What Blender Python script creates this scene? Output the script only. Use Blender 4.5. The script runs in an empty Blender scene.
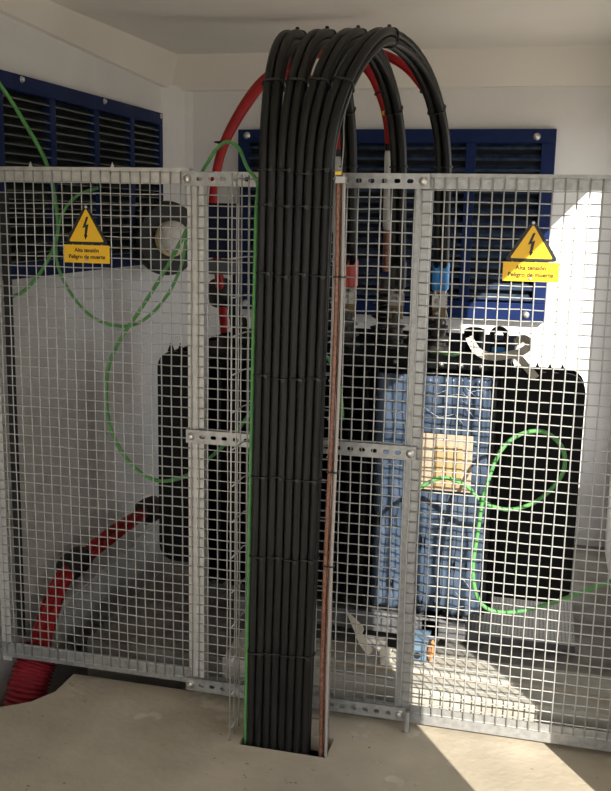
import bpy, bmesh, math, random
from mathutils import Vector, Matrix
random.seed(7)
S = bpy.context.scene
COL = S.collection

# ------------------------------------------------------------------ camera
CAM = Vector((1.53, -2.52, 1.395))
YAW, PITCH, ROLL = -0.2428, -0.1892, 0.0193
fw = Vector((math.sin(YAW)*math.cos(PITCH), math.cos(YAW)*math.cos(PITCH), math.sin(PITCH)))
r0 = Vector((math.cos(YAW), -math.sin(YAW), 0)); u0 = r0.cross(fw)
rt = r0*math.cos(ROLL)+u0*math.sin(ROLL); up = -r0*math.sin(ROLL)+u0*math.cos(ROLL)
cd = bpy.data.cameras.new('camera'); cam = bpy.data.objects.new('camera', cd); COL.objects.link(cam)
cd.sensor_fit = 'VERTICAL'; cd.sensor_height = 36.0; cd.lens = 950/791*36.0
cd.clip_start = 0.02
M = Matrix((rt, up, -fw)).transposed().to_4x4(); M.translation = CAM
cam.matrix_world = M
S.camera = cam

# ------------------------------------------------------------------ light
W = bpy.data.worlds.new('world'); S.world = W; W.use_nodes = True
bg = W.node_tree.nodes['Background']; bg.inputs[0].default_value = (0.93, 0.96, 1.0, 1); bg.inputs[1].default_value = 2.6
sl = bpy.data.lights.new('sun', 'SUN'); sun = bpy.data.objects.new('sun', sl); COL.objects.link(sun)
sl.energy = 11.0; sl.angle = math.radians(0.55); sl.color = (1.0, 0.95, 0.86)
sun.location = (6, -6, 7)
sun.rotation_euler = Vector((-0.66, 1.0, -0.704)).to_track_quat('-Z', 'Y').to_euler()
VS = S.view_settings
VS.view_transform = 'Standard'; VS.look = 'None'; VS.gamma = 1.0; VS.use_curve_mapping = False
VS.exposure = 0.0

# ------------------------------------------------------------------ materials
def mat(name, col, rough=0.5, metal=0.0, var=0.0, scale=8.0, bump=0.0, bscale=60.0, col2=None, spec=None, stretch=None, detail=4.0, lo=0.35, hi=0.65):
    m = bpy.data.materials.new(name); m.use_nodes = True
    nt = m.node_tree; b = nt.nodes['Principled BSDF']
    b.inputs['Base Color'].default_value = (*col, 1); b.inputs['Roughness'].default_value = rough; b.inputs['Metallic'].default_value = metal
    if spec is not None: b.inputs['Specular IOR Level'].default_value = spec
    tc = nt.nodes.new('ShaderNodeTexCoord'); mp = nt.nodes.new('ShaderNodeMapping')
    geo = nt.nodes.new('ShaderNodeNewGeometry')
    nt.links.new(geo.outputs['Position'], mp.inputs['Vector'])
    if stretch: mp.inputs['Scale'].default_value = stretch
    if var or col2:
        n = nt.nodes.new('ShaderNodeTexNoise'); n.inputs['Scale'].default_value = scale; n.inputs['Detail'].default_value = detail
        nt.links.new(mp.outputs[0], n.inputs['Vector'])
        r = nt.nodes.new('ShaderNodeValToRGB'); nt.links.new(n.outputs['Fac'], r.inputs['Fac'])
        c2 = col2 or tuple(max(0, c*(1-var)) for c in col)
        r.color_ramp.elements[0].position = lo; r.color_ramp.elements[1].position = hi
        r.color_ramp.elements[0].color = (*c2, 1); r.color_ramp.elements[1].color = (*col, 1)
        nt.links.new(r.outputs['Color'], b.inputs['Base Color'])
    if bump:
        n2 = nt.nodes.new('ShaderNodeTexNoise'); n2.inputs['Scale'].default_value = bscale; n2.inputs['Detail'].default_value = 5
        nt.links.new(mp.outputs[0], n2.inputs['Vector'])
        bp = nt.nodes.new('ShaderNodeBump'); bp.inputs['Strength'].default_value = bump; bp.inputs['Distance'].default_value = 0.01
        nt.links.new(n2.outputs['Fac'], bp.inputs['Height']); nt.links.new(bp.outputs['Normal'], b.inputs['Normal'])
    return m

MT = dict(
    wall=mat('white_painted_concrete', (0.80, 0.79, 0.775), 0.85, var=0.10, scale=2.5, bump=0.12, bscale=40),
    ceil=mat('ceiling_paint', (0.80, 0.76, 0.70), 0.9, var=0.06, scale=1.5, bump=0.1, bscale=30),
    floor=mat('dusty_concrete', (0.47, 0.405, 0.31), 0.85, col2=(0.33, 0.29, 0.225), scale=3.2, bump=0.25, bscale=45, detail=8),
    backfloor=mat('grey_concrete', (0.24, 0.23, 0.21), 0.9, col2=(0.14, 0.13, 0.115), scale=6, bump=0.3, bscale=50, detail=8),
    ledge=mat('pale_concrete', (0.46, 0.44, 0.385), 0.9, col2=(0.37, 0.34, 0.28), scale=9, bump=0.3, bscale=60, detail=8),
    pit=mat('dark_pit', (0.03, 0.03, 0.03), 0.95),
    ground=mat('gravel_yard', (0.50, 0.45, 0.37), 0.95, var=0.25, scale=5, bump=0.4),
    galv=mat('galvanised_steel', (0.39, 0.39, 0.38), 0.42, 0.5, var=0.25, scale=55, bump=0.05, bscale=90),
    galvlit=mat('galvanised_lit', (0.58, 0.57, 0.54), 0.5, 0.35, var=0.2, scale=40),  # lighter copy of the steel: light on the rail tops put into colour
    wire=mat('galvanised_wire', (0.46, 0.46, 0.445), 0.40, 0.4, var=0.12, scale=90),
    bolt=mat('zinc_bolt', (0.66, 0.65, 0.62), 0.35, 0.8),
    black=mat('black_cable_sheath', (0.012, 0.012, 0.0115), 0.42, spec=0.28, var=0.35, scale=30, stretch=(1, 1, .15)),
    tie=mat('black_nylon', (0.008, 0.008, 0.008), 0.35),
    red=mat('red_cable_sheath', (0.40, 0.016, 0.018), 0.42, spec=.25, var=0.25, scale=20),
    conduit=mat('red_corrugated_plastic', (0.30, 0.025, 0.035), 0.4, spec=.25, var=0.15, scale=10),
    green=mat('green_earth_sheath', (0.085, 0.27, 0.10), 0.5, spec=0.25, col2=(0.12, 0.33, 0.085), scale=60),
    copper=mat('bare_copper', (0.17, 0.068, 0.045), 0.45, 0.5, col2=(0.29, 0.15, 0.105), scale=120),
    clear=mat('frosted_tube', (0.32, 0.29, 0.265), 0.35, 0.1),
    yellow=mat('sign_yellow', (0.86, 0.50, 0.015), 0.45),
    signblack=mat('sign_black', (0.012, 0.011, 0.010), 0.5),
    navy=mat('navy_steel', (0.008, 0.020, 0.085), 0.5, 0.0, spec=0.15, var=0.15, scale=30),
    louvre=mat('louvre_grey_green', (0.035, 0.045, 0.043), 0.4, 0.2, var=0.5, scale=24, stretch=(1, 1, 3)), glint=mat('louvre_glint', (0.22, 0.24, 0.23), 0.35, 0.5),
    louvreblue=mat('louvre_blue', (0.012, 0.020, 0.060), 0.45, 0.0, spec=0.2, col2=(0.035, 0.055, 0.075), scale=30, detail=6),
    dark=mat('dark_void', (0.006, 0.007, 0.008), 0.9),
    tank=mat('black_tank_paint', (0.005, 0.0055, 0.0065), 0.45, spec=0.12, var=0.3, scale=18),
    film=mat('blue_film', (0.036, 0.055, 0.090), 0.28, spec=0.3, col2=(0.066, 0.092, 0.135), scale=9, bump=0.5, bscale=26, stretch=(1, 1, .35), detail=6),
    filmhi=mat('film_highlight', (0.36, 0.40, 0.46), 0.2, 0.0),
    base=mat('grey_channel', (0.15, 0.15, 0.155), 0.5, 0.2, var=0.4, scale=30),
    bluebrk=mat('pale_blue_bracket', (0.14, 0.22, 0.31), 0.5, var=0.25, scale=30),
    rust=mat('rusty_strip', (0.45, 0.30, 0.17), 0.9, col2=(0.58, 0.50, 0.40), scale=30),
    copperwad=mat('orange_wad', (0.62, 0.28, 0.10), 0.6, var=0.4, scale=80),
    wood=mat('plywood', (0.42, 0.33, 0.24), 0.75, col2=(0.35, 0.27, 0.19), scale=14, stretch=(8, 1, 1)),
    woodin=mat('plywood_strip', (0.40, 0.29, 0.14), 0.75, col2=(0.34, 0.24, 0.11), scale=14, stretch=(8, 1, 1)),
    paper=mat('cream_card', (0.72, 0.67, 0.55), 0.8, var=0.12, scale=20),
    cream=mat('cream_plastic', (0.44, 0.41, 0.34), 0.45, var=0.15, scale=20),
    insul=mat('dark_insulator', (0.030, 0.028, 0.026), 0.3),
    brass=mat('brass_terminal', (0.17, 0.125, 0.055), 0.4, 0.6, var=0.3, scale=50),
    steel=mat('terminal_steel', (0.30, 0.29, 0.27), 0.3, 0.8),
    sred=mat('red_shrink_sleeve', (0.55, 0.10, 0.09), 0.5),
    sblue=mat('blue_shrink_sleeve', (0.03, 0.24, 0.62), 0.45),
    sblack=mat('black_shrink_sleeve', (0.02, 0.02, 0.02), 0.5),
    sgrey=mat('grey_termination', (0.62, 0.62, 0.60), 0.45),
    ygreen=mat('yellow_band', (0.75, 0.52, 0.05), 0.5),
    lampw=mat('opal_dome', (0.72, 0.71, 0.66), 0.35),
    lampy=mat('aged_rim', (0.60, 0.50, 0.30), 0.5),
    pvc=mat('light_grey_plastic', (0.66, 0.67, 0.66), 0.5, var=0.12, scale=12),
    boxgrey=mat('grey_box', (0.085, 0.095, 0.11), 0.5, spec=.2, var=0.2, scale=20),
    boxnavy=mat('navy_box', (0.008, 0.012, 0.032), 0.6, spec=.12),
    blacksteel=mat('matt_black', (0.012, 0.012, 0.013), 0.6),
)
# perforated sheet: dot pattern of small holes as material
def perf_mat():
    m = mat('perforated_sheet', (0.22, 0.22, 0.20), 0.6, 0.4)
    nt = m.node_tree; b = nt.nodes['Principled BSDF']
    geo = nt.nodes.new('ShaderNodeNewGeometry'); v = nt.nodes.new('ShaderNodeTexVoronoi')
    v.inputs['Scale'].default_value = 85; v.inputs['Randomness'].default_value = 0.0
    nt.links.new(geo.outputs['Position'], v.inputs['Vector'])
    r = nt.nodes.new('ShaderNodeValToRGB'); r.color_ramp.elements[0].position = .32; r.color_ramp.elements[1].position = .38
    r.color_ramp.elements[0].color = (.012, .012, .012, 1); r.color_ramp.elements[1].color = (.24, .235, .215, 1)
    nt.links.new(v.outputs['Distance'], r.inputs['Fac']); nt.links.new(r.outputs['Color'], b.inputs['Base Color'])
    return m
MT['perf'] = perf_mat()
def speckle(m, dark, light):
    nt = m.node_tree; b = nt.nodes['Principled BSDF']; src = b.inputs['Base Color'].links[0].from_socket
    geo = nt.nodes.new('ShaderNodeNewGeometry')
    for sc, lo, hi, colr, fac in ((38, .70, .74, dark, .75), (9, .66, .72, light, .55), (2.1, .52, .62, (.30, .25, .17), .35)):
        n = nt.nodes.new('ShaderNodeTexNoise'); n.inputs['Scale'].default_value = sc; n.inputs['Detail'].default_value = 3
        nt.links.new(geo.outputs['Position'], n.inputs['Vector'])
        r = nt.nodes.new('ShaderNodeMapRange'); r.inputs['From Min'].default_value = lo; r.inputs['From Max'].default_value = hi; r.inputs['To Max'].default_value = fac
        nt.links.new(n.outputs['Fac'], r.inputs['Value'])
        x = nt.nodes.new('ShaderNodeMix'); x.data_type = 'RGBA'; x.inputs[7].default_value = (*colr, 1)
        nt.links.new(r.outputs['Result'], x.inputs[0]); nt.links.new(src, x.inputs[6]); src = x.outputs[2]
    nt.links.new(src, b.inputs['Base Color'])
speckle(MT['floor'], (.10, .08, .06), (.62, .58, .50))

# ------------------------------------------------------------------ helpers
WO = {}   # world origin of every object made here
def wo(o): return WO.get(o.name, Vector((0, 0, 0)))

def obj(name, vf, m, parent=None, smooth=False):
    vs, fs = vf
    vs = [Vector(v) for v in vs]
    lo = Vector((min(v.x for v in vs), min(v.y for v in vs), min(v.z for v in vs)))
    hi = Vector((max(v.x for v in vs), max(v.y for v in vs), max(v.z for v in vs)))
    org = Vector(((lo.x+hi.x)/2, (lo.y+hi.y)/2, lo.z))
    me = bpy.data.meshes.new(name); me.from_pydata([v-org for v in vs], [], fs); me.update()
    bm = bmesh.new(); bm.from_mesh(me); bmesh.ops.recalc_face_normals(bm, faces=bm.faces); bm.to_mesh(me); bm.free()
    if smooth:
        for p in me.polygons: p.use_smooth = True
        if smooth == 'auto': me.set_sharp_from_angle(angle=math.radians(40))
    me.materials.append(MT[m] if isinstance(m, str) else m)
    o = bpy.data.objects.new(name, me); COL.objects.link(o)
    if parent is not None:
        o.parent = parent; o.location = org-wo(parent)
    else: o.location = org
    WO[o.name] = org
    return o

def clone(o, d, parent=None):
    c = o.copy(); COL.objects.link(c)
    p = parent if parent is not None else o.parent
    c.parent = p
    w = wo(o)+Vector(d); WO[c.name] = w
    c.location = w-(wo(p) if p is not None else Vector((0, 0, 0)))
    return c

def thing(name, label, cat, loc, group=None):
    o = bpy.data.objects.new(name, None); COL.objects.link(o); o.location = loc; o.empty_display_size = 0.05
    WO[o.name] = Vector(loc); o['label'] = label; o['category'] = cat
    if group: o['group'] = group
    return o
def tag(o, label, cat, group=None):
    o['label'] = label; o['category'] = cat
    if group: o['group'] = group
    return o
def struct(o, label, cat):
    o['kind'] = 'structure'; o['label'] = label; o['category'] = cat
    return o

def merge(*parts):
    V, F = [], []
    for v, f in parts:
        k = len(V); V += list(v); F += [tuple(i+k for i in q) for q in f]
    return V, F

def box(x0, x1, y0, y1, z0, z1, bev=0.0):
    if bev:
        bm = bmesh.new(); bmesh.ops.create_cube(bm, size=1)
        for v in bm.verts: v.co = Vector(((x0+x1)/2+v.co.x*(x1-x0), (y0+y1)/2+v.co.y*(y1-y0), (z0+z1)/2+v.co.z*(z1-z0)))
        bmesh.ops.bevel(bm, geom=list(bm.edges), offset=bev, segments=2, affect='EDGES', profile=0.6)
        bm.verts.index_update()
        V = [v.co.copy() for v in bm.verts]; F = [tuple(v.index for v in f.verts) for f in bm.faces]; bm.free()
        return V, F
    V = [(x, y, z) for z in (z0, z1) for y in (y0, y1) for x in (x0, x1)]
    return V, [(0, 1, 3, 2), (4, 6, 7, 5), (0, 4, 5, 1), (2, 3, 7, 6), (0, 2, 6, 4), (1, 5, 7, 3)]

def prism(poly, axis, a, b):
    """extrude a 2-D polygon along an axis ('x': poly is (y,z); 'y': (x,z); 'z': (x,y))"""
    def p(q, t): return {'x': (t, q[0], q[1]), 'y': (q[0], t, q[1]), 'z': (q[0], q[1], t)}[axis]
    n = len(poly)
    V = [p(q, a) for q in poly]+[p(q, b) for q in poly]
    return V, [tuple(range(n)), tuple(range(2*n-1, n-1, -1))]+[(i, (i+1) % n, n+(i+1) % n, n+i) for i in range(n)]

def smooth_path(pts, per=6):
    P = [Vector(p) for p in pts]
    if len(P) < 3: return P
    Q = [P[0]*2-P[1]]+P+[P[-1]*2-P[-2]]
    out = []
    for i in range(1, len(Q)-2):
        a, b, c, d = Q[i-1:i+3]
        for k in range(per):
            t = k/per
            out.append(0.5*((2*b)+(c-a)*t+(2*a-5*b+4*c-d)*t*t+(3*b-a-3*c+d)*t**3))
    out.append(P[-1])
    return out

def tube(pts, rad, sides=8, closed=False, cap=True):
    P = [Vector(p) for p in pts]; n = len(P); V, F = [], []
    R = rad if hasattr(rad, '__len__') else [rad]*n
    nrm = None
    for i in range(n):
        if closed: t = (P[(i+1) % n]-P[i-1])
        else: t = P[min(i+1, n-1)]-P[max(i-1, 0)]
        t.normalize()
        if nrm is None:
            ref = Vector((0, 0, 1)) if abs(t.z) < .9 else Vector((0, 1, 0))
            nrm = t.cross(ref).normalized()
        else:
            nrm = (nrm-t*nrm.dot(t)).normalized()
        bn = t.cross(nrm)
        for k in range(sides):
            a = 2*math.pi*k/sides
            V.append(P[i]+(nrm*math.cos(a)+bn*math.sin(a))*R[i])
    m = n if closed else n-1
    for i in range(m):
        for k in range(sides):
            j = (i+1) % n; l = (k+1) % sides
            F.append((i*sides+k, i*sides+l, j*sides+l, j*sides+k))
    if cap and not closed:
        F.append(tuple(range(sides-1, -1, -1))); F.append(tuple(range((n-1)*sides, n*sides)))
    return V, F

def lathe(prof, base, axis=(0, 0, 1), seg=16):
    """prof: list of (radius, height along axis)"""
    a = Vector(axis).normalized(); ref = Vector((0, 0, 1)) if abs(a.z) < .9 else Vector((1, 0, 0))
    u = a.cross(ref).normalized(); w = a.cross(u); b = Vector(base); V, F = [], []
    for r, h in prof:
        for k in range(seg):
            t = 2*math.pi*k/seg
            V.append(b+a*h+(u*math.cos(t)+w*math.sin(t))*max(r, 1e-4))
    for i in range(len(prof)-1):
        for k in range(seg):
            l = (k+1) % seg
            F.append((i*seg+k, i*seg+l, (i+1)*seg+l, (i+1)*seg+k))
    F.append(tuple(range(seg-1, -1, -1))); F.append(tuple(range((len(prof)-1)*seg, len(prof)*seg)))
    return V, F

def hexbolt(c, axis=(0, -1, 0), r=0.007, h=0.006):
    return merge(lathe([(r*1.5, 0), (r*1.5, .0015)], c, axis, 14), lathe([(r, .0015), (r, h), (r*.8, h+.001)], c, axis, 6))

# ------------------------------------------------------------------ the room
XL, XR, YB, YF, ZC, ZF = -0.12, 1.85, 1.55, -3.3, 2.05, -0.06

def rect_wall(axis, pos, thick, a0, a1, z0, z1, holes):
    """wall slab normal to axis with rectangular holes [(a0,a1,z0,z1)], made of merged cells"""
    A = sorted({a0, a1, *[h[0] for h in holes], *[h[1] for h in holes]})
    Z = sorted({z0, z1, *[h[2] for h in holes], *[h[3] for h in holes]})
    parts = cells(A, Z, lambda a, z: not any(h[0] < a < h[1] and h[2] < z < h[3] for h in holes))
    V, F = extrude_cells(parts, pos, pos+thick)
    if axis == 'x': V = [(t, a, z) for a, z, t in V]
    else: V = [(a, t, z) for a, z, t in V]
    return V, F
def cells(A, B, keep):
    return [(A[i], A[i+1], B[j], B[j+1]) for i in range(len(A)-1) for j in range(len(B)-1) if keep((A[i]+A[i+1])/2, (B[j]+B[j+1])/2)]
def extrude_cells(C, t0, t1):
    V, F, ix = [], [], {}
    def v(a, b, t):
        k = (round(a, 5), round(b, 5), t)
        if k not in ix: ix[k] = len(V); V.append((a, b, t))
        return ix[k]
    edges = {}
    for a0, a1, b0, b1 in C:
        for t in (t0, t1): F.append((v(a0, b0, t), v(a1, b0, t), v(a1, b1, t), v(a0, b1, t)))
        for e in (((a0, b0), (a1, b0)), ((a1, b0), (a1, b1)), ((a1, b1), (a0, b1)), ((a0, b1), (a0, b0))):
            k = tuple(sorted(e)); edges[k] = edges.get(k, 0)+1
    for (p, q), n in edges.items():
        if n == 1: F.append((v(*p, t0), v(*q, t0), v(*q, t1), v(*p, t1)))
    return V, F

struct(obj('wall_back', box(XL-.1, XR+.1, YB, YB+.1, -.45, ZC+.1), 'wall'), 'white painted rear wall behind the transformer', 'wall')
struct(obj('wall_left', box(XL-.1, XL, YF, YB, -.45, ZC+.1), 'wall'), 'white painted side wall beside the red cables', 'wall')
# side opening of the maintenance aisle: the sun comes in here
struct(obj('wall_right', rect_wall('x', XR, .03, YF, YB, -.45, ZC+.1, [(-0.922, -0.337, ZF, 1.718), (0.52, 1.368, .40, 1.718)]), 'wall'), 'white painted side wall beside the black fins', 'wall')
struct(obj('wall_front', rect_wall('y', YF-.1, .1, XL-.1, XR+.1, -.45, ZC+.1, [(.1, 1.7, ZF, 1.665)]), 'wall'), 'white painted front wall of the aisle', 'wall')
struct(obj('ceiling', box(XL-.1, XR+.1, YF-.1, YB+.1, ZC, ZC+.12), 'ceil'), 'plain cream ceiling slab', 'ceiling')
# coved edge beams
V = [(XL, YF, 2.06), (XL, YB, 1.905), (XL+.018, YF, 2.055), (XL+.018, YB, 1.905), (-.035, YF, ZC+.02), (-.035, YB, ZC+.02), (XL, YF, ZC+.02), (XL, YB, ZC+.02)]
V[0:4] = [(XL, -1.3, 2.043), (XL, YB, 1.912), (XL+.018, -1.3, 2.046), (XL+.018, YB, 1.915)]
V[4] = (-.01, -1.3, ZC+.02); V[6] = (XL, -1.3, ZC+.02)
Vf = V
struct(obj('trim_1', (Vf, [(0, 2, 3, 1), (2, 4, 5, 3), (4, 6, 7, 5), (6, 0, 1, 7), (0, 6, 4, 2), (1, 3, 5, 7)]), 'ceil'), 'coved beam along the top of the side wall above the louvre', 'beam')
struct(obj('trim_2', prism([(YB, 1.908), (YB-.02, 1.912), (YB-.10, ZC+.02), (YB, ZC+.02)], 'x', XL, XR), 'ceil'), 'coved beam along the top of the rear wall', 'beam')
struct(obj('trim_3', prism([(XL, YB), (XL, YB-.10), (XL+.02, YB-.062), (XL+.045, YB-.035), (XL+.075, YB-.012), (XL+.11, YB)], 'z', -.1, 1.93), 'wall'), 'rounded fillet in the corner of side wall and rear wall', 'wall corner')

# floor of the aisle with the cable slot and the duct hole
A = [XL-.1, .05, .155, .787, 1.036, XR+.1]; B = [YF-.1, -.2155, -.116, .03]
C = cells(A, B, lambda a, b: not (.787 < a < 1.036 and -.2155 < b < -.116) and not (a < .155 and b > -.2155))
Vv, Ff = extrude_cells(C, ZF, ZF-.045)
chip = prism([(.155, -.2155), (.155, -.09), (.115, -.165), (.05, -.2155)], 'z', ZF, ZF-.045)
fl = struct(obj('floor', merge((Vv, Ff), chip), 'floor'), 'dusty beige concrete floor of the aisle', 'floor')
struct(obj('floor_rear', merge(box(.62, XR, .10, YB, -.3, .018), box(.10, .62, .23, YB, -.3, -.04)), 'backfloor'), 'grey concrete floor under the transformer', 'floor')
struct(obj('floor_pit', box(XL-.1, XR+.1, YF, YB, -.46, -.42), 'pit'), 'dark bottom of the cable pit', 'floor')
gr = obj('ground_outside', box(-25, 25, -25, 25, -.62, -.5), 'ground'); struct(gr, 'pale gravel yard outside the building', 'ground')

# pale ledge right behind the fence with a rusty steel edge
lg = thing('concrete_ledge', 'pale concrete ledge behind the sunny mesh panel', 'ledge', (1.18, .10, -.04))
obj('ledge_block', box(.63, 1.205, .095, .15, -.1, .032, .006), 'ledge', lg)
obj('ledge_block', box(1.208, XR-.005, .062, .15, -.1, .032, .006), 'ledge', lg)
obj('ledge_block', box(.63, XR-.005, .172, .30, -.1, .036, .006), 'ledge', lg)
obj('edge_strip', box(.63, XR-.005, .150, .172, -.05, .028), 'rust', lg)

# ------------------------------------------------------------------ louvred ventilation grilles
def slat_profile(d): return [(-.5*d, .012), (.5*d, -.012), (.5*d, -.009), (-.5*d, .015)]
# left wall: x is depth
g = thing('louvre_vent', 'navy framed louvre vent with thin dark slats on the side wall', 'vent', (XL, .35, 1.18))
x0, x1, y0, y1, z0, z1 = XL, XL+.04, -.75, 1.375, 1.175, 1.80
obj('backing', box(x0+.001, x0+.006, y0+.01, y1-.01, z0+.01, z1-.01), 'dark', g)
obj('frame_bar', box(x0, x1, y0, y1, z1-.05, z1, .003), 'navy', g)
obj('frame_bar', box(x0, x1, y0, y1, z0, z0+.05, .003), 'navy', g)
obj('frame_bar', box(x0, x1, y1-.035, y1, z0+.05, z1-.05, .003), 'navy', g)
obj('frame_bar', box(x0, x1, y0, y0+.04, z0+.05, z1-.05, .003), 'navy', g)
for y in (-.2, .12, .44, .76, 1.07): obj('mullion', box(x0+.004, x1-.002, y-.018, y+.018, z0+.05, z1-.05, .002), 'navy', g)
n = 19
sl0 = None
for k in range(n):
    z = z0+.062+k*(z1-z0-.125)/(n-1)
    if sl0 is None:
        sl0 = obj('slat', prism([(x0+.030, z-.010), (x0+.032, z-.008), (x0+.012, z+.014), (x0+.008, z+.014)], 'y', y0+.04, y1-.035) if 0 else
                  ([(x0+.032, y0+.04, z-.010), (x0+.034, y0+.04, z-.008), (x0+.010, y0+.04, z+.014), (x0+.007, y0+.04, z+.012),
                    (x0+.032, y1-.035, z-.010), (x0+.034, y1-.035, z-.008), (x0+.010, y1-.035, z+.014), (x0+.007, y1-.035, z+.012)],
                   [(0, 1, 2, 3), (7, 6, 5, 4), (0, 4, 5, 1), (1, 5, 6, 2), (2, 6, 7, 3), (3, 7, 4, 0)]), 'louvre', g); zs = z; sl = sl0
    else: sl = clone(sl0, (0, 0, z-zs))
    if k == 0: lp0 = obj('slat_glint', box(x0+.0335, x0+.036, y0+.04, y1-.035, z-.012, z-.0085), 'glint', sl)  # pale bars stand in for light glinting along the slat edges
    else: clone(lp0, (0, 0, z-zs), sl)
for y in (.245, .82, 1.355): obj('screw', hexbolt((x1, y, z1-.014), (1, 0, 0), .007, .008), 'bolt', g, True)

# rear wall: louvre with paired slats
g = thing('louvre_vent', 'wide navy framed louvre vent with blue slats on the rear wall', 'vent', (.88, YB, .975))
x0, x1, z0, z1, yf = .21, 1.54, .972, 1.745, YB-.04
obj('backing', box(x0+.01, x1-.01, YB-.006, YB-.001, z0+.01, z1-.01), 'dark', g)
obj('frame_bar', box(x0, x1, yf, YB, z1-.055, z1, .003), 'navy', g)
obj('frame_bar', box(x0, x1, yf, YB, z0, z0+.075, .003), 'navy', g)
obj('frame_bar', box(x0, x0+.05, yf, YB, z0+.075, z1-.055, .003), 'navy', g)
obj('frame_bar', box(x1-.055, x1, yf, YB, z0+.075, z1-.055, .003), 'navy', g)
for x in (.54, .875, 1.205): obj('mullion', box(x-.02, x+.02, yf+.004, YB, z0+.075, z1-.055, .002), 'navy', g)
sl0 = None; n = 15
for k in range(n):
    z = z0+.098+k*.0435
    if sl0 is None:
        sl0 = obj('slat', merge(prism([(YB-.034, z-.014), (YB-.032, z-.016), (YB-.010, z+.010), (YB-.013, z+.012)], 'x', x0+.05, x1-.055),
                                prism([(YB-.034, z-.014), (YB-.036, z-.012), (YB-.034, z-.004), (YB-.032, z-.006)], 'x', x0+.05, x1-.055)), 'louvreblue', g); zs = z
    else: clone(sl0, (0, 0, z-zs))
for x, z in ((1.464, 1.715), (1.464, 1.0), (.25, 1.72), (.25, 1.0)): obj('bolt', hexbolt((x, yf, z), (0, -1, 0), .010, .008), 'bolt', g, True)

# round lamp in the corner
ax = Vector((.8, -.6, 0)).normalized(); lc = Vector((.008, 1.165, 1.285))
t = thing('bulkhead_lamp', 'white opal dome lamp on a large round black base in the corner', 'lamp', lc)
obj('base', lathe([(.140, 0), (.150, .012), (.150, .03), (.138, .045), (.06, .05)], lc, ax, 40), 'blacksteel', t, 'auto')
obj('bracket', tube([lc+ax*.005, lc-ax*.03, (.02, 1.30, 1.285), (.02, YB, 1.285)], .02, 10), 'blacksteel', t)
obj('rim', lathe([(.062, 0), (.072, .004), (.072, .022), (.064, .028)], lc+ax*.045, ax, 32), 'lampy', t, 'auto')
obj('dome', lathe([(.066*math.cos(a), .066*math.sin(a)*.8) for a in [i*math.pi/2/10 for i in range(11)]], lc+ax*.07+Vector((0, 0, .006)), ax, 32), 'lampw', t, True)

# dark box on a stand bolted to the end of the transformer cover
t = thing('control_box', 'dark navy box with a grey lower band in front of the tall red cables', 'box', (.42, .72, .965))
obj('body', box(.368, .470, .68, .76, 1.235, 1.425, .006), 'boxnavy', t)
obj('cover', box(.364, .473, .675, .765, 1.178, 1.228, .006), 'boxgrey', t)
obj('stand', merge(box(.455, .475, .70, .74, .965, 1.18), box(.45, .50, .68, .76, .965, .972)), 'boxnavy', t)

# plain black upright strip between the fence end post and the side wall
tag(obj('black_strip', box(-.045, -.025, .036, .056, .036, 1.44, .003), 'blacksteel'), 'thin black upright strip behind the end post of the fence', 'strip')
# light grey plastic trunking along the wall
t = thing('cable_trunking', 'light grey trunking running back along the wall under the red cables', 'trunking', (-.04, .7, -.1))
obj('side_panel', prism([(.20, -.065), (.225, .03), (.26, .055), (1.15, .092), (1.165, .03), (.6, -.03)], 'x', -.004, .006), 'pvc', t)
obj('cover', prism([(.25, .058), (1.15, .094), (1.15, .102), (.25, .066)], 'x', -.085, .004), 'pvc', t)
obj('end_cap', prism([(-.06, -.065), (.006, -.065), (.006, .03), (-.01, .05), (-.05, .05), (-.06, .03)], 'y', .19, .205), 'pvc', t)

# ------------------------------------------------------------------ wire mesh fence
CELL = 0.03
def wire(name, a, b, parent, wob=0.0012, r=0.0019):
    a, b = Vector(a), Vector(b); n = 13
    pts = []
    for i in range(n):
        p = a.lerp(b, i/(n-1))
        if 0 < i < n-1: p = p+Vector((random.uniform(-wob, wob) if abs((b-a).x) < .01 else 0, random.uniform(-wob, wob)*.5, random.uniform(-wob, wob) if abs((b-a).z) < .01 else 0))
        pts.append(p)
    return obj(name, tube(pts, r, 6), 'wire', parent, True)
def mesh_wires(parent, xs, zs, ya, yb, xa, xb, za, zb):
    proto = [wire('wire', (xs[0], ya, za), (xs[0], ya, zb), parent) for _ in range(3)]
    made = [False]*3
    for i, x in enumerate(xs):
        p = proto[i % 3]
        if not made[i % 3]:
            made[i % 3] = True; d = x-xs[0]; p.location.x += d; WO[p.name] = wo(p)+Vector((d, 0, 0))
        else: clone(p, (x-wo(p).x, random.uniform(-.0008, .0008), 0))
    proto = [wire('wire', (xa, yb, zs[0]), (xb, yb, zs[0]), parent) for _ in range(3)]
    made = [False]*3; ref = [wo(p).copy() for p in proto]; zr = zs[0]
    for i, z in enumerate(zs):
        p = proto[i % 3]
        if not made[i % 3]:
            made[i % 3] = True; d = z-zr; p.location.z += d; WO[p.name] = wo(p)+Vector((0, 0, d))
        else: clone(p, (0, 0, ref[i % 3].z+(z-zr)-wo(p).z))
ZROW = [1.5-CELL*j for j in range(51)]
PW = -.0045
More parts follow.
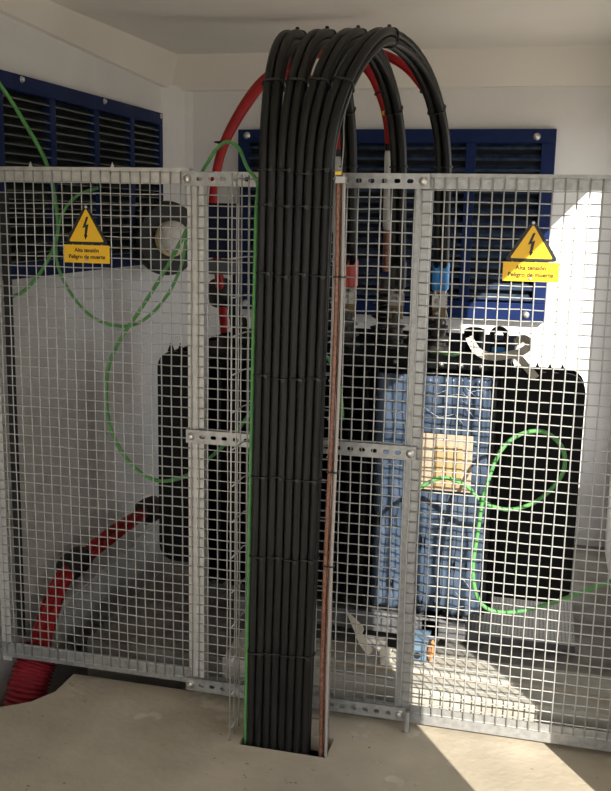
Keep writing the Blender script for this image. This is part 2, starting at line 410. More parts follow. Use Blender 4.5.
# left panel
t = thing('fence_panel', 'galvanised wire mesh fence panel beside the red corrugated duct', 'fence panel', (.27, 0, -.03))
def angle_h(x0, x1, z0, z1, flange_top, m='galv'):
    zf = (z1-.004, z1) if flange_top else (z0, z0+.004)
    return merge(box(x0, x1, 0, .004, z0, z1), box(x0, x1, .004, .034, *zf))
obj('top_rail', angle_h(-.078, .565, 1.468, 1.512, True), 'galvlit', t)
obj('bottom_rail', angle_h(-.078, .565, -.016, .034, False), 'galv', t)
obj('post', merge(box(-.078, -.045, .001, .005, -.03, 1.468), box(-.049, -.045, .005, .035, -.03, 1.468)), 'galvlit', t)
obj('post', merge(box(.558, .606, .001, .005, -.03, 1.50), box(.602, .606, .005, .04, -.03, 1.50)), 'galvlit', t)
mesh_wires(t, [CELL*i for i in range(-2, 20)], ZROW, PW, PW+.0036, -.07, .572, 0.0, 1.503)
for x in (.08, .335): obj('lug', prism([(x-.006, 1.511), (x+.006, 1.511), (x, 1.527)], 'y', .001, .004), 'galvlit', t)
# right panel
t = thing('fence_panel', 'galvanised wire mesh fence panel in the sunlight beside the black fins', 'fence panel', (1.47, 0, -.03))
obj('top_rail', angle_h(1.226, 1.845, 1.464, 1.503, True), 'galv', t)
obj('bottom_rail', angle_h(1.226, 1.845, -.042, .012, False), 'galv', t)
obj('post', merge(box(1.190, 1.230, .001, .005, -.04, 1.497), box(1.226, 1.230, .005, .04, -.04, 1.497)), 'galv', t)
obj('post', merge(box(1.822, 1.847, .001, .005, -.04, 1.464), box(1.843, 1.847, .005, .04, -.04, 1.464)), 'galv', t)
X0R = 40.218*CELL
mesh_wires(t, [X0R+CELL*i for i in range(0, 22)], [z-.009 for z in ZROW], PW, PW+.0036, 1.2085, 1.838, -.01, 1.494)
# middle panel held by perforated rails
t = thing('fence_panel', 'galvanised wire mesh fence panel with slotted rails behind the cable column', 'fence panel', (.9, 0, -.04))
def perf_rail(x0, x1, z0, z1, y, n, th=.003):
    V, F = [], []; pitch = (x1-x0)/n; zc = (z0+z1)/2; N = 16
    for k in range(n):
        a0, a1 = x0+k*pitch, x0+(k+1)*pitch; xc = (a0+a1)/2
        rect, hole = [], []
        for i in range(N):
            an = 2*math.pi*i/N+math.pi/N
            c, s = math.cos(an), math.sin(an)
            hw, hh = (a1-a0)/2, (z1-z0)/2
            sc = min(hw/abs(c) if abs(c) > 1e-9 else 9, hh/abs(s) if abs(s) > 1e-9 else 9)
            rect.append((xc+c*sc, zc+s*sc))
            ex = 1 if c > 0 else -1
            hole.append((xc+ex*.0035+c*.0050, zc+s*.0056))
        # snap the nearest ray points to the rectangle corners
        for cx in (a0, a1):
            for cz in (z0, z1):
                i = min(range(N), key=lambda i: (rect[i][0]-cx)**2+(rect[i][1]-cz)**2); rect[i] = (cx, cz)
        b = len(V)
        for yy in (y, y+th):
            V += [(p[0], yy, p[1]) for p in rect]; V += [(p[0], yy, p[1]) for p in hole]
        for i in range(N):
            j = (i+1) % N
            F.append((b+i, b+j, b+N+j, b+N+i)); F.append((b+2*N+j, b+2*N+i, b+3*N+i, b+3*N+j))
            F.append((b+N+i, b+N+j, b+3*N+j, b+3*N+i))
    V2, F2 = merge((V, F), box(x0, x1, y+th, y+.028, z1-.003, z1))
    return V2, F2
YR = -.0125
for z0, z1, a, b, nn in ((1.463, 1.502, .548, 1.228, 20), (.739, .778, .556, 1.222, 20), (-.034, .006, .552, 1.222, 20)):
    rl = obj('slotted_rail', perf_rail(a, b, z0, z1, YR, nn), 'galv', t)
    zc = (z0+z1)/2
    for x in (a+.016+(.033 if z0 > .7 else .0), b-.016): obj('bolt', hexbolt((x-(.033 if (z0 > .7 and x < .7) else 0), YR, zc), (0, -1, 0), .008, .006), 'bolt', rl, True)
mesh_wires(t, [.590+CELL*i for i in range(0, 21)], ZROW, PW+.0005, PW+.0041, .584, 1.193, 0.0, 1.49)
obj('foot_pin', tube([(1.228, -.026, -.058), (1.228, -.026, .004)], .0075, 12), 'galv', t, 'auto')

# ------------------------------------------------------------------ warning signs
def text_mesh(body, size, x, z, y):
    cu = bpy.data.curves.new('lettering', 'FONT'); cu.body = body; cu.size = size*1.04; cu.align_x = 'CENTER'; cu.align_y = 'CENTER'
    cu.extrude = .0003; cu.offset = size*.025
    o = bpy.data.objects.new('lettering_tmp', cu); COL.objects.link(o)
    dg = bpy.context.evaluated_depsgraph_get(); me = bpy.data.meshes.new_from_object(o.evaluated_get(dg))
    vs = [(x+v.co.x, y-v.co.z, z+v.co.y) for v in me.vertices]; fs = [tuple(p.vertices) for p in me.polygons]
    bpy.data.objects.remove(o); bpy.data.meshes.remove(me); bpy.data.curves.remove(cu)
    return vs, fs
def tri(xc, zb, zt, hw, r, y0, y1):
    """triangle with rounded corners"""
    P = [Vector((xc-hw, zb)), Vector((xc+hw, zb)), Vector((xc, zt))]; out = []
    for i in range(3):
        p, a, b = P[i], P[i-1], P[(i+1) % 3]
        da, db = (a-p).normalized()*r, (b-p).normalized()*r
        for k in range(5):
            s = k/4; out.append(tuple((p+da)*(1-s)**2+p*2*s*(1-s)+(p+db)*s*s))
    return prism(out, 'y', y0, y1)
def sign(xc, zt, zm, zb, w, tw, label, side):
    t = thing('warning_sign', label, 'sign', (xc, -.008, zb), 'high voltage warning signs on the fence')
    y = -.0085
    obj('triangle_plate', tri(xc, zm-.001, zt+.007, tw/2+.005, .016, y-.0012, y), 'signblack', t)
    obj('triangle_face', tri(xc, zm+.0062, zt-.0085, tw/2-.0095, .006, y-.0018, y-.0011), 'yellow', t)
    h = zt-zm; bx, bz = xc-.001, zm+h*.42
    k = h/.108
    bolt = [(.002, .031), (-.0105, -.001), (-.0015, .002), (-.004, -.020), (-.0065, -.019), (-.002, -.033), (.0055, -.0215), (.0025, -.0205), (.0085, .0105), (.0, .0075), (.0085, .031)]
    obj('lightning_bolt', prism([(bx+p*k, bz+q*k) for p, q in bolt], 'y', y-.0025, y-.0017), 'signblack', t)
    pl = obj('text_plate', box(xc-w/2, xc+w/2, y-.0013, y, zb, zm-.003), 'yellow', t)
    hh = zm-.003-zb
    obj('lettering', text_mesh('Alta tensión', .0150, xc, zb+hh*.70, y-.0017), 'signblack', pl)
    obj('lettering', text_mesh('Peligro de muerte', .0150, xc, zb+hh*.34, y-.0017), 'signblack', pl)
    obj('screw', lathe([(.0045, 0), (.0045, .0015), (.002, .003)], (xc, y-.001, zt-.004), (0, -1, 0), 12), 'bolt', t, True)
    obj('screw', lathe([(.0045, 0), (.0045, .0015), (.002, .003)], (xc, y-.001, zb+.007), (0, -1, 0), 12), 'bolt', t, True)
    return t
sign(.256, 1.406, 1.298, 1.244, .141, .128, 'yellow high voltage warning sign on the mesh panel near the opal lamp', 'l')
sign(1.494, 1.387, 1.287, 1.235, .139, .126, 'yellow high voltage warning sign on the sunlit mesh panel', 'r')

# ------------------------------------------------------------------ transformer
T = thing('transformer', 'black finned power transformer half wrapped in blue film behind the fence', 'transformer', (.98, .72, .018))
bx0, bx1, by0, by1, bz0, bz1 = .48, 1.43, .40, 1.04, .15, .935
obj('tank', box(bx0, bx1, by0, by1, bz0, bz1, .01), 'tank', T)
obj('cover', box(bx0-.03, bx1+.02, by0-.03, by1+.03, bz1, bz1+.03, .004), 'tank', T)
def fin_prof(a0, a1, z0, z1, r):   # outer edge at a1, rounded corners there
    s = 1 if a1 > a0 else -1; out = [(a0, z0), (a0, z1)]
    for k in range(6):
        an = math.pi/2*(1-k/5); out.append((a1-s*r+s*r*math.cos(an), z1-r+r*math.sin(an)))
    for k in range(6):
        an = math.pi/2*k/5; out.append((a1-s*r+s*r*math.cos(an), z0+r-r*math.sin(an)))
    return out
f0 = None
for k in range(20):
    x = .505+k*.0475
    if x > 1.42: break
    if f0 is None: f0 = obj('cooling_fin', prism(fin_prof(by0+.002, .285, .185, .925, .02), 'x', x-.007, x+.007), 'tank', T, 'auto'); xs = x
    else: clone(f0, (x-xs, 0, 0))
for a0, a1 in ((bx0+.002, .288), (bx1-.002, 1.672)):
    f0 = None
    for k in range(7 if a1 < 1 else 2):
        y = .425+k*.094
        if f0 is None: f0 = obj('cooling_fin', prism(fin_prof(a0, a1, .20, .935, .055), 'y', y-.007, y+.007), 'tank', T, 'auto'); ys = y
        else: clone(f0, (0, y-ys, 0))
    f0 = None
    for k in range(5):   # pointed seam tabs along the top of the first end fin
        xm = 1.452+k*.037 if a1 > 1 else .335+k*.034; y = .4185
        if f0 is None: f0 = obj('fin_tab', ([(xm-.011, y, .934), (xm+.011, y, .934), (xm, y, .964), (xm-.011, y+.012, .934), (xm+.011, y+.012, .934), (xm, y+.012, .964)], [(0, 1, 2), (5, 4, 3), (0, 3, 4, 1), (1, 4, 5, 2), (2, 5, 3, 0)]), 'tank', T); xs = xm
        else: clone(f0, (xm-xs, 0, 0))
# blue film stretched over the front fins: vertical folds and wrinkles
def film(x0, x1, z0, z1, y, nx=60, nz=44):
    V, F = [], []
    for j in range(nz+1):
        for i in range(nx+1):
            x = x0+(x1-x0)*i/nx; z = z0+(z1-z0)*j/nz
            ph = (x-.505)/.0475*2*math.pi
            d = .5-.5*math.cos(ph)                       # 0 on a fin, 1 between two fins
            yy = y+.022*d**.7*(.55+.45*math.sin(z*7+x*5))+.004*math.sin(z*31+x*17)+.003*math.sin(z*57-x*23)
            e = min(1, (x1-x)/.02, (x-x0)/.02); yy += .09*(1-max(0, e))**2
            tz = min(1, (z-z0)/.05); yy += .02*(1-tz)**2
            V.append((x, yy, z+.006*math.sin(x*60)*(1 if j in (0,) else 0)))
    for j in range(nz):
        for i in range(nx):
            a = j*(nx+1)+i; F.append((a, a+1, a+nx+2, a+nx+1))
    return V, F
fo = obj('film_wrap', film(1.045, 1.415, .172, .927, .277), 'film', T, True)
fo['label'] = 'wrinkled blue plastic film over the front fins'
sm = fo.modifiers.new('thickness', 'SOLIDIFY'); sm.thickness = .0015
for k in range(16):                                        # pale slivers: shine on the film's creases put into colour
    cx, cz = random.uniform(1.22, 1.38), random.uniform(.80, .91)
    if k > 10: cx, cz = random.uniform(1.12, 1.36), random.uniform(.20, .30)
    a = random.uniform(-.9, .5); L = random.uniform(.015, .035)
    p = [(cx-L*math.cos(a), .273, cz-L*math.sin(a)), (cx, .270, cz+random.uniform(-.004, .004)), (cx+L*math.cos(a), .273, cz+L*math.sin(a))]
    obj('film_crease_glint', tube(smooth_path(p, 4), [0.0003+.0007*math.sin(math.pi*i/8) for i in range(9)], 5), 'filmhi', T, True)
# base frame, wheels
obj('base_channel', box(.60, 1.36, .30, .37, .085, .15, .006), 'base', T)
obj('base_channel', box(.60, 1.36, .92, .99, .085, .15, .006), 'base', T)
obj('cross_member', box(.70, .76, .30, .99, .075, .15, .004), 'base', T)
obj('cross_member', box(1.22, 1.28, .30, .99, .075, .15, .004), 'base', T)
for x in (.73, 1.25):
    for y in (.36, .95):
        obj('wheel', lathe([(.030, 0), (.052, .004), (.052, .036), (.030, .04)], (x-.02, y, .070), (1, 0, 0), 24), 'base', T, 'auto')
obj('jacking_bracket', merge(box(1.195, 1.25, .225, .30, .038, .105, .004), box(1.19, 1.255, .222, .31, .105, .112)), 'bluebrk', T)
obj('jack_hole', lathe([(.011, 0), (.011, .002)], (1.222, .2255, .058), (0, -1, 0), 16), 'dark', T)
# low voltage and high voltage bushings
LVX = (.74, .905, 1.065, 1.205); HVX = (.805, .988, 1.165); YLV, YHV = .575, .82
for x in LVX:
    b = obj('low_voltage_bushing', lathe([(.040, 0), (.040, .012), (.026, .016), (.026, .03), (.038, .034), (.038, .044), (.024, .048), (.024, .066), (.034, .070), (.034, .08), (.016, .085), (.016, .11)], (x, YLV, bz1+.03), (0, 0, 1), 20), 'insul', T, 'auto')
    obj('terminal_flag', box(x-.022, x+.022, YLV-.006, YLV+.006, 1.06, 1.155, .002), 'brass', b)
    for z in (1.085, 1.125): obj('terminal_bolt', hexbolt((x-.008, YLV-.006, z), (0, -1, 0), .008, .012), 'steel', b, True)
for x in HVX:
    pr = [(.05, 0), (.05, .015)]
    for k in range(4):
        h = .02+k*.042; pr += [(.026, h), (.052-.003*k, h+.014), (.052-.003*k, h+.019), (.026, h+.026)]
    pr += [(.022, .20), (.022, .22)]
    b = obj('high_voltage_bushing', lathe(pr, (x, YHV, bz1+.03), (0, 0, 1), 22), 'insul', T, 'auto')
    obj('arcing_rod', tube([(x+.03, YHV-.02, bz1+.05), (x+.045, YHV-.03, bz1+.12), (x+.02, YHV-.02, bz1+.2)], .003, 6), 'steel', b, True)
obj('filler_cap', lathe([(.028, 0), (.028, .05), (.034, .05), (.034, .07), (.02, .076)], (1.32, .60, bz1+.03), (0, 0, 1), 20), 'tank', T, 'auto')
obj('relay_housing', box(.60, .67, .48, .56, bz1+.03, bz1+.11, .006), 'tank', T)
obj('tap_changer', lathe([(.035, 0), (.035, .04), (.02, .045), (.02, .07)], (.56, .72, bz1+.03), (0, 0, 1), 18), 'tank', T, 'auto')
# lifting lug with its eye
def ring_plate(xc, zc, y0, y1, R, r, xb0, xb1, zb):
    V, F = [], []; N = 20
    for yy in (y0, y1):
        for i in range(N):
            a = 2*math.pi*i/N; V.append((xc+R*math.cos(a), yy, zc+R*math.sin(a)))
        for i in range(N):
            a = 2*math.pi*i/N; V.append((xc+r*math.cos(a), yy, zc+r*math.sin(a)))
    for i in range(N):
        j = (i+1) % N
        F += [(i, j, N+j, N+i), (2*N+i, 3*N+i, 3*N+j, 2*N+j), (i, 2*N+i, 2*N+j, j), (N+i, N+j, 3*N+j, 3*N+i)]
    return merge((V, F), box(xb0, xb1, y0, y1, zb, zc-R*.75))
obj('lifting_lug', ring_plate(1.405, 1.035, .455, .467, .030, .014, 1.380, 1.43, bz1+.028), 'tank', T, 'auto')
obj('lifting_lug', ring_plate(.56, 1.035, .455, .467, .030, .014, .535, .585, bz1+.028), 'tank', T, 'auto')
obj('rating_sticker', box(1.385, 1.425, .4535, .455, .985, 1.0), 'sblue', T)
for x in (1.10, 1.16, 1.24, 1.30, 1.36): obj('cover_bolt', hexbolt((x, by0-.03, bz1+.014), (0, -1, 0), .006, .006), 'steel', T, True)

# wooden board tied on the film
t = thing('plywood_board', 'pale plywood board with darker strips resting on the blue film', 'board', (1.28, .262, .58))
obj('panel', box(1.204, 1.356, .254, .262, .584, .757, .002), 'wood', t)
for k in range(3):
    x = 1.246+k*.028; obj('strip', box(x, x+.0255, .249, .254, .596, .722, .0015), 'woodin', t)

# cream plastic wrap loop on the cover
def strap(pts, w, m, name, parent=None, up=Vector((0, .3, 1)), th=.002):
    P = smooth_path(pts, 5); V, F = [], []
    for i, p in enumerate(P):
        tg = (P[min(i+1, len(P)-1)]-P[max(i-1, 0)]).normalized(); sd = tg.cross(up.cross(tg)).normalized() if 0 else up-tg*up.dot(tg)
        sd.normalize(); nn = tg.cross(sd)
        for s, q in ((-1, -1), (1, -1), (1, 1), (-1, 1)): V.append(p+sd*s*w/2+nn*q*th/2)
    for i in range(len(P)-1):
        for k in range(4): F.append((i*4+k, i*4+(k+1) % 4, i*4+4+(k+1) % 4, i*4+4+k))
    F += [(0, 1, 2, 3), tuple(len(P)*4-4+k for k in (3, 2, 1, 0))]
    return obj(name, (V, F), m, parent, 'auto')
tag(strap([(1.318, .395, 1.035), (1.335, .392, 1.005), (1.36, .39, .985), (1.40, .385, .980), (1.44, .38, .988), (1.475, .385, .998), (1.50, .40, 1.02), (1.48, .42, 1.035), (1.455, .43, 1.02)], .024, 'cream', 'plastic_strap'), 'cream plastic strap looped by the lifting lug on the transformer', 'strap')
tag(strap([(1.455, .37, .995), (1.48, .36, .975), (1.50, .345, .955), (1.525, .335, .93)], .022, 'cream', 'plastic_strap'), 'short cream plastic strap hanging over the end of the transformer cover', 'strap')

# ------------------------------------------------------------------ black power cables
NG = 4
XP = (.820, .905, .992, 1.078); XE = LVX
YC, ZA = .17, 1.50
def ss(t): return t*t*(3-2*t)
RC = .0116
def cable_path(g, c, r, n_arc=26):
    k = 2*g+c
    yo = -.193+.0232*r
    xb = .8145+.0222*k; xt = .834+.0236*k
    Ry = .362-.0232*r; Rz = .380-.0232*r
    pts = []
    for i in range(10):
        s = i/9; z = -.34+(ZA+.34)*s
        zz = max(0, (z+.06)/(ZA+.06))
        pts.append(Vector((xb+(xt-xb)*zz+random.uniform(-.0006, .0006), yo+random.uniform(-.0006, .0006), z)))
    for i in range(1, n_arc+1):
        th = math.pi*i/n_arc
        xm = XP[g]+(c-.5)*.0245; xe = XE[g]+(c-.5)*.0245
        x = xt+(xm-xt)*ss(min(1, th/(math.pi/2))) if th < math.pi/2 else xm+(xe-xm)*math.sin(th-math.pi/2)
        pts.append(Vector((x, YC-Ry*math.cos(th), ZA+Rz*math.sin(th))))
    ye = YLV+(.012 if r == 0 else -.012)
    last = pts[-1]
    for s in (.35, .7, 1.0): pts.append(Vector((last.x, last.y+(ye-last.y)*s, ZA-.28*s)))
    return pts
SL = ('sgrey', 'sred', 'sblack', 'sblue'); SN = ('grey', 'red', 'black', 'blue')
AR = ('the arch nearest the tall red cables', 'the arch ending in red sleeves', 'the arch ending in black sleeves', 'the widest arch ending in blue sleeves')
ORD = ('first', 'second', 'third', 'fourth', 'fifth', 'sixth')
PATH = {}
for g in range(NG):
    for c in range(2):
        for r in range(2):
            P = cable_path(g, c, r); PATH[g, c, r] = P
            t = thing('power_cable', ('outer' if r == 0 else 'inner')+' black cable of '+AR[g]+(', green wire side' if c == 0 else ', copper cable side'), 'cable', (P[0].x, P[0].y, -.34), 'black power cables tied in a column')
            obj('sheath', tube(P, RC, 12), 'black', t, True)
            e = P[-1]
            s = obj('sleeve', tube([e+Vector((0, 0, .03)), e+Vector((0, 0, .025)), e-Vector((0, 0, .055)), e-Vector((0, 0, .06))], [RC*1.02, RC*1.22, RC*1.22, RC*.95], 12), SL[g], t, True)
            lz = e.z-.06
            obj('lug', merge(tube([(e.x, e.y, lz+.01), (e.x, e.y, lz-.018)], .0085, 10), box(e.x-.011, e.x+.011, e.y-.002, e.y+.002, lz-.055, lz-.016)), 'steel', t)
# cable ties
def loop(c, u, v, hu, hv, rr=.0026, n=28, squar=4.0):
    pts = []
    for i in range(n):
        a = 2*math.pi*i/n; ca, sa = math.cos(a), math.sin(a)
        q = (abs(ca)**squar+abs(sa)**squar)**(-1/squar)
        pts.append(c+u*hu*q*ca+v*hv*q*sa)
    return tube(pts, rr, 6, closed=True)
X_, Y_, Z_ = Vector((1, 0, 0)), Vector((0, 1, 0)), Vector((0, 0, 1))
for row, z in enumerate((1.495, 1.415, 1.243, .98, .715, .49, .219)):
    zz = (z+.06)/(ZA+.06)
    t = None
    for g in range(NG):
        xa = .8145+.0222*(2*g+.5); xt = .834+.0236*(2*g+.5); xc = xa+(xt-xa)*zz
        dz = random.uniform(-.006, .006)
        t = thing('cable_tie', 'cable tie on '+ORD[g]+' cable pair from the green wire, '+(ORD[row-1]+' below the top rail' if row else 'level with the top rail'), 'cable tie', (xc, -.181, z), 'cable ties on the upright cable column')
        obj('strap', loop(Vector((xc, -.1815, z+dz)), X_, (Y_+Z_*random.uniform(-.1, .1)), .0245, .0247), 'tie', t, True)
        obj('head', box(xc+.008, xc+.018, -.2115, -.2045, z+dz-.005, z+dz+.004, .001), 'tie', t)
def arc_tie(g, th, nub=False, where=''):
    i = 9+round(th/math.pi*26)
    P = [PATH[g, c, r][i] for c in range(2) for r in range(2)]; c = sum(P, Vector())/4
    tg = (PATH[g, 0, 0][i+1]-PATH[g, 0, 0][i-1]).normalized()
    rad = (PATH[g, 0, 0][i]-PATH[g, 0, 1][i]).normalized(); side = tg.cross(rad).normalized()
    t = thing('cable_tie', ('cable tie with a stub on the crown of ' if nub else 'cable tie on '+where+' of ')+AR[g], 'cable tie', c, 'cable ties on the crowns' if nub else 'cable ties on the cable arches')
    obj('strap', loop(c, side, rad, .0262, .0247), 'tie', t, True)
    if nub: obj('head', merge(tube([c+rad*.020, c+rad*.030], .0055, 8), tube([c+rad*.030, c+rad*.0345], [.0065, .004], 8)), 'tie', t)
    else: obj('head', tube([c+rad*.026-side*.006, c+rad*.026+side*.006], .004, 6), 'tie', t)
for g in range(NG): arc_tie(g, math.pi*.5, True); arc_tie(g, math.pi*.20, False, 'the rising side'); arc_tie(g, math.pi*.80, False, 'the falling side'); arc_tie(g, math.pi*.97, False, 'the low rear end')

# wire cable tray carrying the column
t = thing('wire_cable_tray', 'upright galvanised wire cable tray holding the black cables', 'cable tray', (.885, -.11, -.3))
XT0, XT1, YT0, YT1 = .757, 1.021, -.205, -.096
for x, ys in ((XT0, (YT0, -.165, -.125)), (XT1, (YT0, -.165, -.125))):
    for y in ys: obj('wire', tube([(x, y, -.09), (x, y, 1.492)], .0021, 6), 'wire', t, True)
for x in (XT0+.01, .82, .885, .95, XT1-.01): obj('wire', tube([(x, YT1, -.09), (x, YT1, 1.492)], .0021, 6), 'wire', t, True)
r0_ = None
for k in range(16):
    z = -.02+k*.1
    if r0_ is None: r0_ = obj('cross_wire', tube([(XT0+.004, YT0, z), (XT0+.004, -.11, z), (XT0+.012, YT1+.004, z), (XT1-.012, YT1+.004, z), (XT1-.004, -.11, z), (XT1-.004, YT0, z)], .0021, 6), 'wire', t, True); zs = z
    else: clone(r0_, (0, 0, z-zs))

# bare copper earth cables beside the column
def cop(dx, dy, m, rad, label, name, seed, top=1.492):
    random.seed(seed)
    pts = [(1.013+dx+random.uniform(-.003, .003), -.196+dy, -.3), (1.019+dx, -.204+dy, -.06), (1.018+dx+random.uniform(-.004, .003), -.209+dy, .2), (1.022+dx+random.uniform(-.002, .003), -.212+dy, .55), (1.030+dx, -.213+dy, .9), (1.033+dx, -.213+dy, 1.2), (1.030+dx, -.212+dy, top)]
    t = thing(name, label, 'cable', pts[0])
    P = smooth_path(pts, 8)
    obj('conductor', tube(P, rad, 8), m, t, True)
    return t, P
c1, P1 = cop(0, 0, 'copper', .0062, 'bare copper earth cable strapped beside the black column', 'copper_cable', 3)
cop(.0105, .006, 'copper', .0045, 'thinner bare copper cable behind the thicker copper cable', 'copper_cable', 4)
cop(.0145, -.004, 'clear', .0045, 'pale frosted tube running beside the bare copper cable', 'plastic_tube', 5)
e = P1[-1]
t = thing('cable_clamp', 'silver clamp with a yellow band at the top of the copper cable', 'clamp', (e.x+.006, e.y, 1.47))
obj('clamp_body', box(e.x-.008, e.x+.021, e.y-.009, e.y+.014, 1.468, 1.487, .003), 'steel', t)
obj('band', box(e.x-.007, e.x+.008, e.y-.0085, e.y+.0075, 1.488, 1.497, .002), 'ygreen', t)
t = tag(obj('thin_wire', tube(smooth_path([(1.034, -.207, 1.48), (1.036, -.19, 1.56), (1.03, -.16, 1.63), (1.04, -.12, 1.70)], 6), .0018, 6), 'steel', None, True), 'thin pale wire rising from the copper clamp', 'wire')
for row, z in enumerate((1.243, .745, .49)):
    q = min(P1, key=lambda p: abs(p.z-z))
    tag(obj('cable_tie', loop(Vector((q.x+.007, q.y+.002, z)), X_, Y_, .015, .011, .0022), 'tie', None, True), 'black cable tie on the bare copper cable, '+ORD[row]+' below its silver clamp', 'cable tie', 'cable ties on the copper cable')

# ------------------------------------------------------------------ red high voltage cables and their duct
def red(k):
    dy = -.03+.033*k; dx = .0
    xe = HVX[k]
    pts = [(-.018+.03*(k-1), -.02, -.28), (-.010+.03*(k-1), .025, -.14), (.0+.026*(k-1), .08, -.045), (-.014+.022*(k-1), .15, .02+.016*(k % 2)), (-.040+.02*(k-1), .32, .118+.018*(k % 2)), (-.030+.02*(k-1), .46, .150+.02*(k == 1)), (-.01+.02*(k-1), .75, .175+.02*(k == 1)), (.06+.01*k, 1.05, .20+.02*k), (.20+.014*k, 1.17+dy*.5, .36), (.300-.006*k, 1.13+dy*.3, .65), (.312-.010*k, 1.06+dy, .95), (.322-.010*k, .94+dy, 1.25), (.331-.010*k, .88+dy, 1.44), (.368-.009*k, .87+dy*.9, 1.62)]
    if k == 0: pts += [(.44, .85, 1.76), (.53, .85, 1.85), (.64, .84, 1.875), (.73, .83, 1.82), (.79, .82, 1.70), (xe, YHV, 1.58)]
    if k == 1: pts += [(.43, .87, 1.76), (.53, .86, 1.87), (.68, .84, 1.935), (.82, .82, 1.925), (.905, .81, 1.875), (.957, .81, 1.775), (.978, .815, 1.69), (xe-.002, YHV, 1.60)]
    if k == 2: pts += [(.45, .89, 1.78), (.56, .88, 1.89), (.74, .86, 1.955), (.90, .84, 1.945), (1.013, .82, 1.90), (1.09, .81, 1.825), (1.14, .81, 1.74), (xe, YHV, 1.60)]
    return pts
RL = ('red high voltage cable arching to the insulator behind the black column', 'red high voltage cable with a yellow band arching to the middle insulator', 'red high voltage cable passing under the widest black arch')
for k in range(3):
    P = smooth_path(red(k), 7)
    t = thing('high_voltage_cable', RL[k], 'cable', P[0], 'red high voltage cables')
    obj('sheath', tube(P, .0155, 12), 'red', t, True)
    e = P[-1]
    obj('termination', tube([e+Vector((0, 0, .02)), e, e-Vector((0, 0, .02)), e-Vector((0, 0, .24)), e-Vector((0, 0, .26))], [.0165, .0185, .0185, .0165, .012], 14), 'sgrey', t, True)
    obj('seal_ring', lathe([(.0175, 0), (.0195, .002), (.0195, .022), (.0175, .024)], e+Vector((0, 0, .012)), (0, 0, 1), 16), 'tie', t, 'auto')
    obj('connector', tube([e-Vector((0, 0, .255)), e-Vector((0, 0, .40))], .013, 10), 'copper' if k < 2 else 'steel', t, 'auto')
    if k == 1:
        i = min(range(len(P)), key=lambda i: (P[i]-Vector((.966, .812, 1.74))).length)
        obj('band', tube([P[i-1].lerp(P[i], .4), P[i].lerp(P[i+1], .5)], .0168, 12), 'ygreen', t)
    for z in ((1.62,) if k == 0 else (1.79,)):
        pass
def ring_at(P, tgt, hr, name, label, group, m='tie', L=None):
    i = min(range(len(P)), key=lambda i: (P[i]-Vector(tgt)).length); tg = (P[i+1]-P[i-1]).normalized()
    u = tg.cross(Z_ if abs(tg.z) < .9 else Y_).normalized(); v = tg.cross(u)
    tag(obj(name, loop(P[i], u, v, hr, hr, .0028), m, None, True), label, 'cable tie', group)
R0, R1, R2 = [smooth_path(red(k), 7) for k in range(3)]
ring_at(R1, (.94, .81, 1.81), .0175, 'cable_tie', 'black cable tie on the red cable above its yellow band', None)
ring_at(R2, (1.10, .81, 1.81), .0175, 'cable_tie', 'black cable tie on the red cable under the widest arch', None)
i = min(range(len(R1)), key=lambda i: (R1[i]-Vector((.385, .86, 1.64))).length); c = (R0[i]+R1[i]+R2[i])/3
tag(obj('cable_tie', loop(c, X_, Y_, .03, .042, .003), 'tie', None, True), 'black cable tie around the tall bundle of red cables', 'cable tie')
# black tape wrap where the red cables meet the wall
def wrap(tgt, L, r, label):
    i = min(range(len(R1)), key=lambda i: (R1[i]-Vector(tgt)).length); tg = (R1[i+1]-R1[i-1]).normalized()
    c = (R0[i]+R1[i]+R2[i])/3
    tag(obj('tape_wrap', lathe([(r*.85, -L), (r, -L*.8), (r*1.05, 0), (r, L*.8), (r*.85, L)], c, tg, 18), 'blacksteel', None, 'auto'), label, 'tape')
wrap((-.035, .42, .15), .055, .048, 'black tape wrapped around the low red cables near the wall')
wrap((.0, .92, .19), .05, .05, 'black tape wrapped around the low red cables at their far end')
wrap((.318, 1.0, 1.06), .045, .05, 'black tape wrapped around the upright red cables behind the transformer')
# corrugated duct
cp = smooth_path([(-.022, -.05, -.42), (-.018, -.02, -.28), (-.010, .025, -.14), (.0, .075, -.055), (.002, .10, -.025)], 70)
rads = [.0625+.0055*math.sin(i/len(cp)*2*math.pi*34) for i in range(len(cp))]
t = thing('corrugated_duct', 'red corrugated plastic duct rising through the floor by the wall', 'duct', (-.022, -.05, -.42))
obj('duct_tube', tube(cp, rads, 28), 'conduit', t, True)
tag(strap([(.335, .99, 1.10), (.36, .98, 1.0), (.395, .97, .90)], .02, 'boxnavy', 'dark_strap', None, Vector((1, 0, .3)), .004), 'dark strap slanting down from the taped red cables', 'strap')

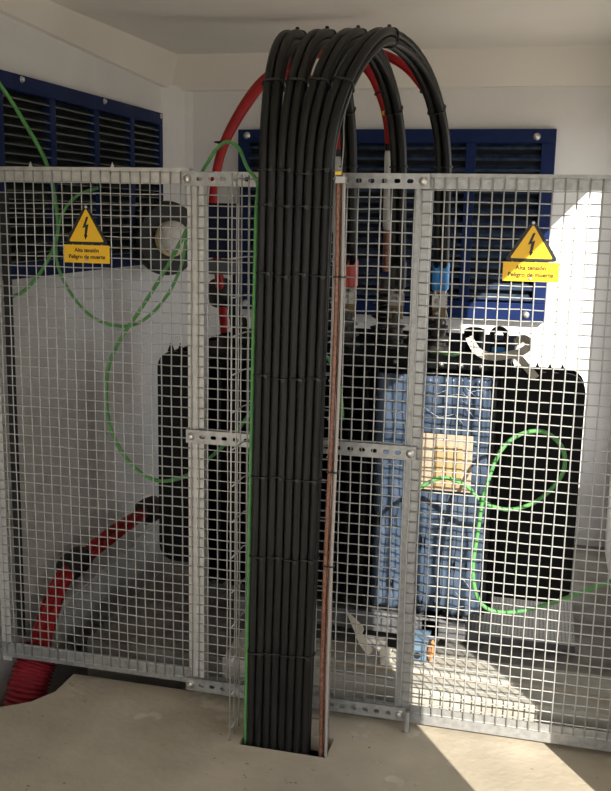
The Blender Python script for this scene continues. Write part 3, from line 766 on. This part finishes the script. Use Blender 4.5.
# ------------------------------------------------------------------ green earth wires
def green(pts, label, r=.0060, name='earth_wire'):
    return tag(obj(name, tube(smooth_path(pts, 7), r, 8), 'green', None, True), label, 'wire')
green([(-.070, -.10, 1.83), (-.069, .02, 1.80), (-.067, .12, 1.739), (-.017, .12, 1.667), (.061, .12, 1.537), (.09, .12, 1.421), (.093, .12, 1.317), (.05, .12, 1.226), (-.021, .12, 1.147), (-.1, .12, 1.113)], 'green earth wire hanging down in front of the side wall louvre')
green([(.231, .12, 1.458), (.156, .12, 1.43), (.104, .122, 1.362), (.084, .13, 1.242), (.131, .13, 1.138), (.212, .13, 1.065), (.327, .125, 1.052), (.424, .12, 1.119), (.488, .12, 1.225), (.514, .11, 1.327), (.530, .10, 1.385), (.57, .07, 1.49), (.600, .06, 1.535), (.625, .055, 1.567), (.659, .045, 1.585), (.700, .02, 1.566), (.737, -.02, 1.515), (.785, -.08, 1.47), (.807, -.16, 1.40), (.8115, -.182, 1.25), (.8085, -.184, 1.0), (.805, -.184, .7), (.801, -.184, .35), (.797, -.184, .0), (.796, -.18, -.3)], 'long green earth wire climbing the black column and looping over the fence', .0050)
green([(.585, .072, 1.505), (.552, .085, 1.42), (.519, .10, 1.345), (.45, .10, 1.225), (.369, .10, 1.104), (.303, .10, 1.011), (.261, .10, .917), (.255, .10, .792), (.28, .10, .70), (.345, .10, .616), (.427, .10, .582), (.525, .10, .612), (.599, .10, .678), (.66, .10, .74), (.75, .10, .86), (.85, .1, .97), (.93, .10, .999), (.967, .10, .952), (.986, .10, .872), (.991, .10, .813)], 'green earth wire in a deep loop in front of the black fins')
green([(1.185, .13, .56), (1.207, .12, .612), (1.277, .12, .66), (1.348, .12, .646), (1.401, .12, .601), (1.477, .125, .584), (1.557, .13, .621), (1.612, .13, .698), (1.609, .13, .769), (1.558, .13, .813), (1.492, .125, .803), (1.44, .115, .75), (1.405, .108, .636), (1.392, .11, .516), (1.384, .11, .395), (1.408, .11, .306), (1.467, .12, .276), (1.577, .13, .302), (1.77, .14, .40)], 'bright green earth wire curled in a ring behind the sunlit mesh')
green([(1.20, .42, .98), (1.235, .385, .985), (1.27, .38, .978), (1.29, .43, .98)], 'short green wire lying on the transformer cover')

# ------------------------------------------------------------------ loose bits on the rear floor
def card(poly, y0, lean, th, label, name):
    V = [(x, y0+lean*(z-.02), z) for x, z in poly]; n = len(poly)
    V2 = [(x, y+th, z) for x, y, z in V]
    F = [tuple(range(n)), tuple(range(2*n-1, n-1, -1))]+[(i, (i+1) % n, n+(i+1) % n, n+i) for i in range(n)]
    return tag(obj(name, (V+V2, F), 'paper'), label, 'card')
card([(.990, .170), (1.006, .160), (1.048, .128), (1.052, .118), (1.047, .105), (1.085, .062), (1.072, .040), (1.040, .075)], .205, .25, .003, 'torn strip of cream card leaning behind the mesh', 'card_strip')
tag(obj('crumpled_paper', merge(*[prism([(1.112, .037), (1.150, .045), (1.143, .070), (1.150, .088), (1.112, .082)], 'y', .19, .194), prism([(1.116, .036), (1.148, .036), (1.140, .05), (1.12, .058)], 'y', .175, .190)]), 'paper'), 'small crumpled cream paper on the ledge by the fence post', 'paper')
random.seed(11)
bm = bmesh.new(); bmesh.ops.create_icosphere(bm, subdivisions=2, radius=1)
V = [(1.262+v.co.x*.014*random.uniform(.6, 1.3), .245+v.co.y*.02*random.uniform(.6, 1.3), .074+v.co.z*.034*random.uniform(.7, 1.2)) for v in bm.verts]
bm.verts.index_update(); F = [tuple(v.index for v in f.verts) for f in bm.faces]; bm.free()
tag(obj('wire_wad', (V, F), 'copperwad'), 'small orange tangle beside the pale blue jacking bracket', 'wad')
t = thing('perforated_panel', 'dull perforated metal panel on the floor below the black fins', 'panel', (1.57, .75, .018))
obj('sheet', box(1.34, 1.70, .45, 1.0, .045, .050), 'perf', t)
for y in (.445, .72, 1.0): obj('stiffener', box(1.34, 1.70, y, y+.012, .018, .052), 'base', t)
